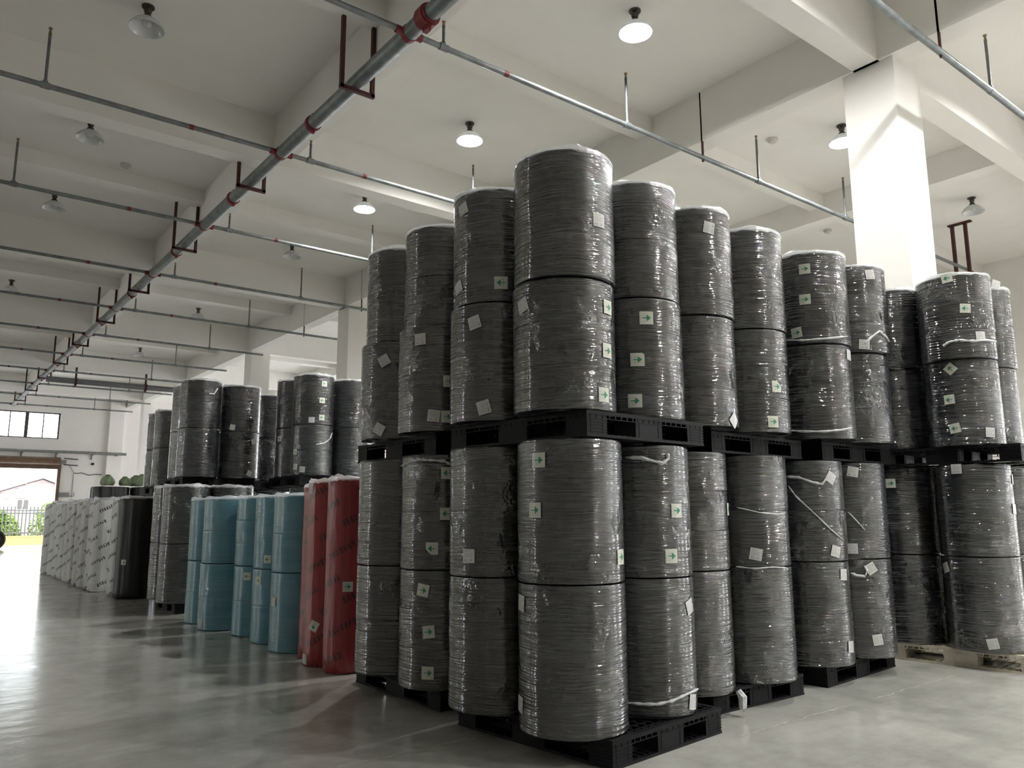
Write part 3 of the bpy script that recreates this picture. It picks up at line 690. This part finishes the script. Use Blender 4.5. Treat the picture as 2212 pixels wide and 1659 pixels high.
SK = [('A13',1082,611,'A',L_),('A13',1001,452,'W',d2(15)),('A13',991,622,'W',d2(20)),('A12',1025,697,'W',d2(105)),('A12',1045,880,'W',d2(105)),
 ('A22',1312,664,'A',R_),('A22',1311,758,'A',R_),('A22',1304,853,'A',R_),('A23',1293,476,'W',0),('A22',1130,660,'W',.3),
 ('A32',1396,687,'A',R_),('A32',1377,777,'A',R_,.12),('A32',1372,866,'A',R_),
 ('B12',830,779,'W',.5),('B12',819,927,'W',-.5),('B22',908,733,'W',.05),('B22',937,898,'W',-.12),('B22',966,900,'A',R_),('B22',970,824,'A',R_),
 ('A21',1164,994,'A',R_),('A21',1156,1102,'A',R_),('A21',1340,1203,'A',R_),('A20',1127,1302,'W',1.5),('A20',1125,1520,'W',1.5),('A11',1013,1201,'W',0),
 ('B21',966,1022,'A',L_),('B21',964,1110,'A',L_),('B21',933,1185,'A',L_,.45),('B20',914,1275,'A',-.17),('B20',926,1365,'A',.1),('B20',924,1454,'A',R_),
 ('A31',1461,1103,'A',R_),('A31',1450,1201,'A',R_),('A30',1496,1516,'W',1.4),('A30',1489,1310,'W',1.9),('C11',1572,1100,'A',L_),('C21',1633,1197,'W',-.2),
 ('D11',1794,1032,'W',1.0),('D11',1805,1191,'W',1.3),('D10',1822,1241,'W',1.5),('D10',1838,1397,'W',1.5),('D21',1842,1019,'W',-.2),('D21',1841,1185,'W',0),
 ('D20',1881,1228,'W',2.1),('D20',1896,1382,'W',1.7),('E11',1924,1044,'A',R_),('E21',2066,1013,'W',0),('E21',2187,1036,'W',1.5),('E21',2191,1100,'W',1.5),('E20',2044,1226,'W',1.9),('E20',2145,1391,'W',1.75),
 ('D13',1738,581,'A',R_),('D13',1739,647,'A',R_),('D13',1721,719,'A',.1),('D12',1833,767,'W',1.5),('C22',1677,835,'A',R_,.45),('C22',1670,911,'A',R_),
 ('C13',1531,492,'W',1.4),('C12',1585,908,'W',.8),('D23',1879,593,'W',.1),('D23',1867,744,'W',-.1),
 ('E23',2045,601,'A',L_+.12),('E23',2085,666,'A',L_-.08),('E23',2118,726,'W',0),('E22',2053,797,'A',2.3),('E22',2051,863,'A',L_+.05),('E22',2063,925,'A',L_+.15),('E22',2139,934,'W',1.5),('E33',2151,615,'W',1.3),
 ('I3u',701,829,'A',L_),('I3u',696,865,'A',L_),('I3u',695,902,'A',L_),('I3u',673,907,'W',0),('I3l',653,1014,'W',1.5),('I3l',638,976,'A',L_),('I3l',638,1008,'W',1.5),('I2l',604,948,'A',R_),
 ('H3u',502,923,'W',1.4),('H3l',547,954,'W',2),('H3l',538,1023,'W',1.2),('H2l',391,948,'A',R_),
 ('r1',751,1268,'A',R_),('r2',678,1353,'A',-2.0),('r2',672,1056,'W',1.5),('r2',658,1424,'W',1.5),('b2l',534,1245,'A',L_),('b1l',558,1254,'A',R_),('b1u',578,1208,'A',L_),('b0l',591,1300,'W',0),('b3l',433,1347,'W',0),('dark',267,1215,'A',R_)]
for e in SK: sticker(*e[:5], torn=e[5] if len(e) > 5 else 0)
def tail(key, pts, rad, label=None):
    t = ROLLS[key][0]; r = ROLLS[key][2]; rn = random.Random(len(pts)+int(pts[0][0])); P = []
    for i in range(len(pts)-1):
        for k in range(4):
            f = k/4; P.append((pts[i][0]*(1-f)+pts[i+1][0]*f, pts[i][1]*(1-f)+pts[i+1][1]*f))
    P.append(pts[-1]); q, rr = [], []
    for i, (x, y) in enumerate(P):
        a, z = on_roll(key, x, y); R1 = r*1.004+rad*.5; q.append((R1*math.cos(a), R1*math.sin(a), z)); rr.append(rad*rn.uniform(.55, 1.25)*(.5 if i in (0, len(P)-1) else 1))
    o = link('film_tail', MB().tube(q, rr, 7).mesh('film_tail', True), 'rope', t)
    o.rotation_euler[2] = -t.rotation_euler[2]
tail('A31', [(1352, 988), (1385, 989), (1410, 996), (1430, 1001), (1443, 990), (1440, 980)], .011)
tail('B21', [(868, 1007), (885, 999), (905, 993), (930, 994), (960, 996), (972, 1003)], .010)
tail('D11', [(1700, 1030), (1725, 1031), (1755, 1042), (1775, 1046), (1783, 1034)], .010)
tail('D20', [(1838, 1238), (1850, 1243), (1868, 1245), (1872, 1232), (1866, 1222)], .011)
tail('E23', [(2038, 748), (2050, 739), (2070, 735), (2100, 737), (2130, 735), (2150, 738)], .012)
tail('D23', [(1868, 742), (1882, 728), (1898, 716), (1912, 728), (1919, 738)], .011)
tail('D12', [(1706, 930), (1735, 932), (1780, 932), (1815, 929), (1840, 924)], .009)
tail('A30', [(1358, 1518), (1390, 1521), (1420, 1521), (1450, 1514), (1480, 1500), (1506, 1488)], .009)
tail('D13', [(1700, 735), (1740, 735), (1790, 731), (1830, 727)], .008)
tail('C21', [(1590, 1224), (1630, 1228), (1670, 1225), (1700, 1227)], .006)
tail('C21', [(1592, 1096), (1640, 1107), (1680, 1111), (1695, 1108)], .005)
tail('D11', [(1703, 1049), (1720, 1073), (1760, 1110), (1795, 1145), (1822, 1168)], .006)
tail('D21', [(1832, 1106), (1850, 1125), (1868, 1145)], .005)
tail('I3l', [(683, 960), (700, 957), (712, 948), (717, 935)], .009)
tail('H2u', [(452, 850), (462, 851), (470, 838)], .010)
# loose silver tail of film hanging over the pallet edge
k = ROLLS['C10'][0]
link('film_tail', MB().tube([(.13, -.29, .01), (.14, -.315, -.03), (.13, -.32, -.09), (.15, -.31, -.12)], [.02, .03, .026, .004], 7), 'rope', k)
# peak of loose film standing above the two front stacks
for key, ang, hgt in (('A23', -.35, .10), ('A13', 2.6, .07), ('I3u', .1, .08)):
    t, c0, r, z0, h = ROLLS[key]; mb = MB(); n = 14
    for i in range(n+1):
        a = ang-.9+1.8*i/n; p = max(0, 1-abs(i/n-.5)*2.1); q = hgt*p*(1 if i % 2 else .8)
        mb.v += [(r*1.005*math.cos(a), r*1.005*math.sin(a), h-.02), (r*.93*math.cos(a), r*.93*math.sin(a), h+.01+q), (r*.6*math.cos(a), r*.6*math.sin(a), h+.008+q*.2)]
    for i in range(n): b = 3*i; mb.f += [(b, b+3, b+4, b+1), (b+1, b+4, b+5, b+2)]
    link('film_peak', mb, 'film', t)

# ------------------------------------------------------------------ outside the doorway
GZ = -.3
struct('yard', MB().box(-40, 60, YE+.25, 140, GZ-.2, GZ), 'yard', 'pale sunlit concrete yard outside the doorway')
ow = thing('garden_wall', 'low orange painted wall across the yard', 'wall', (0, 48, GZ))
link('wall_body', MB().box(-20, 30, 0, .3, 0, .50), 'orange', ow); link('coping', MB().box(-20, 30, -.03, .33, .5, .56), 'orange', ow)
fe = thing('picket_fence', 'dark metal picket fence standing on the orange wall', 'fence', (0, 48.15, GZ+.56))
pk = MB().box(-.026, .026, -.02, .02, 0, 1.5).mesh('picket')
for i in range(-4, 56): link('picket', pk, 'fence', fe, (1.0+i*.17, 0, 0))
for z in (.12, 1.12, 1.27): link('rail', MB().box(.2, 11, -.025, .025, z, z+.065), 'fence', fe)
hs = thing('house', 'pale gable-ended house with small window beyond the fence', 'house', (7.2, 60, GZ))
gb = MB(); xw = 7.0
gb.v = [(-xw, 0, 0), (xw, 0, 0), (xw, 0, 1.3), (.3, 0, 3.95), (-xw, 0, 1.3), (-xw, 9, 0), (xw, 9, 0), (xw, 9, 1.3), (.3, 9, 3.95), (-xw, 9, 1.3)]
gb.f = [(0, 1, 2, 3, 4), (9, 8, 7, 6, 5), (0, 4, 9, 5), (1, 6, 7, 2)]
link('house_wall', gb, 'house', hs)
for sx in (-1, 1):
    rf_ = MB(); e = (sx*(xw+.4), 1.18)
    rf_.v = [(.3, -.3, 4.0), (.3, 9.3, 4.0), (e[0], 9.3, e[1]), (e[0], -.3, e[1]), (.3, -.3, 4.17), (.3, 9.3, 4.17), (e[0], 9.3, e[1]+.16), (e[0], -.3, e[1]+.16)]
    rf_.f = [(0, 1, 2, 3), (7, 6, 5, 4), (0, 3, 7, 4), (1, 5, 6, 2), (2, 6, 7, 3)]
    link('roof', rf_, 'roof', hs)
hw = link('house_window', MB().box(-1.05, -.33, -.05, .02, 1.95, 2.65).box(-1.15, -.2, -.08, 0, 2.72, 2.8), 'far_white', hs)
for x in (-1.0, -.66): link('pane', MB().box(x, x+.27, -.06, -.045, 2.0, 2.6), 'win_frame', hw)
fb = thing('far_building', 'long white industrial building behind the gabled house', 'building', (0, 92, GZ))
link('building_wall', MB().box(-40, 60, 0, 10, 0, 5.6), 'far_white', fb); link('roof_gutter', MB().box(-40, 60, -1.2, .2, 5.4, 5.75), 'steel_grey', fb)
for x in (1, 9, 17): link('downpipe', MB().tube([(x, -.15, .5), (x, -.15, 5.4)], .14, 10), 'far_white', fb)
def bush(name, x, y, rx, rz, h, lab, seed):
    rn = random.Random(seed); mb = MB()
    for _ in range(2600):
        a, b, q = rn.uniform(0, 2*PI), rn.uniform(0, PI/2), rn.random()**.4
        p = Vector((rx*q*math.cos(a)*math.cos(b), rz*q*math.sin(a)*math.cos(b), .1+h*q*math.sin(b)))
        e1 = Vector((rn.uniform(-1, 1), rn.uniform(-1, 1), rn.uniform(-1, 1))).normalized()*.10; e2 = e1.cross(Vector((rn.uniform(-1, 1), rn.uniform(-1, 1), 1))).normalized()*.05
        k = len(mb.v); mb.v += [tuple(p-e1), tuple(p+e2), tuple(p+e1), tuple(p-e2)]; mb.f.append((k, k+1, k+2, k+3))
    t = thing(name, lab, 'bush', (x, y, GZ)); f = link('foliage', mb, 'leaf', t); f['kind'] = 'stuff'
    link('stem', MB().tube([(0, 0, 0), (.05, 0, h*.6)], [.06, .03], 8), 'wood_frame', t)
bush('garden_bush', 4.5, 49.6, 1.05, .8, 1.7, 'yellow-green bush behind the fence at left of doorway view', 1)
bush('garden_bush', 6.85, 49.8, 1.2, .9, 2.25, 'taller yellow-green bush behind the fence near the door jamb', 2)
bush('garden_bush', 2.2, 49.8, 1.1, .8, 1.6, 'yellow-green bush behind the fence mostly cut off by the frame', 3)
vh = thing('parked_truck', 'parked vehicle cut by left edge, only its black rear tyre showing', 'vehicle', (3.08, 36, 0))
def ytube(x, y, z, prof, n=28):
    mb = MB(); b = 0
    for r, yy in prof:
        for j in range(n): a = 2*PI*j/n; mb.v.append((x+r*math.cos(a), y+yy, z+r*math.sin(a)))
    for i in range(len(prof)-1):
        for j in range(n): mb.f.append((i*n+j, i*n+(j+1) % n, (i+1)*n+(j+1) % n, (i+1)*n+j))
    return mb.mesh('tyre', True)
for yy in (-.0, 1.3):
    ty = link('tyre', ytube(0, yy, .39, [(.2, -.02), (.33, -.03), (.38, .02), (.39, .1), (.38, .18), (.33, .22), (.2, .2)]), 'rubber', vh)
    link('wheel_rim', ytube(0, yy, .39, [(.001, .01), (.12, .0), (.2, .02)]), 'far_white', ty)
link('body', MB().box(-1.6, -.12, -.1, 1.6, .75, 1.5).box(-1.6, -.45, .05, 1.45, .35, .75), 'far_white', vh)
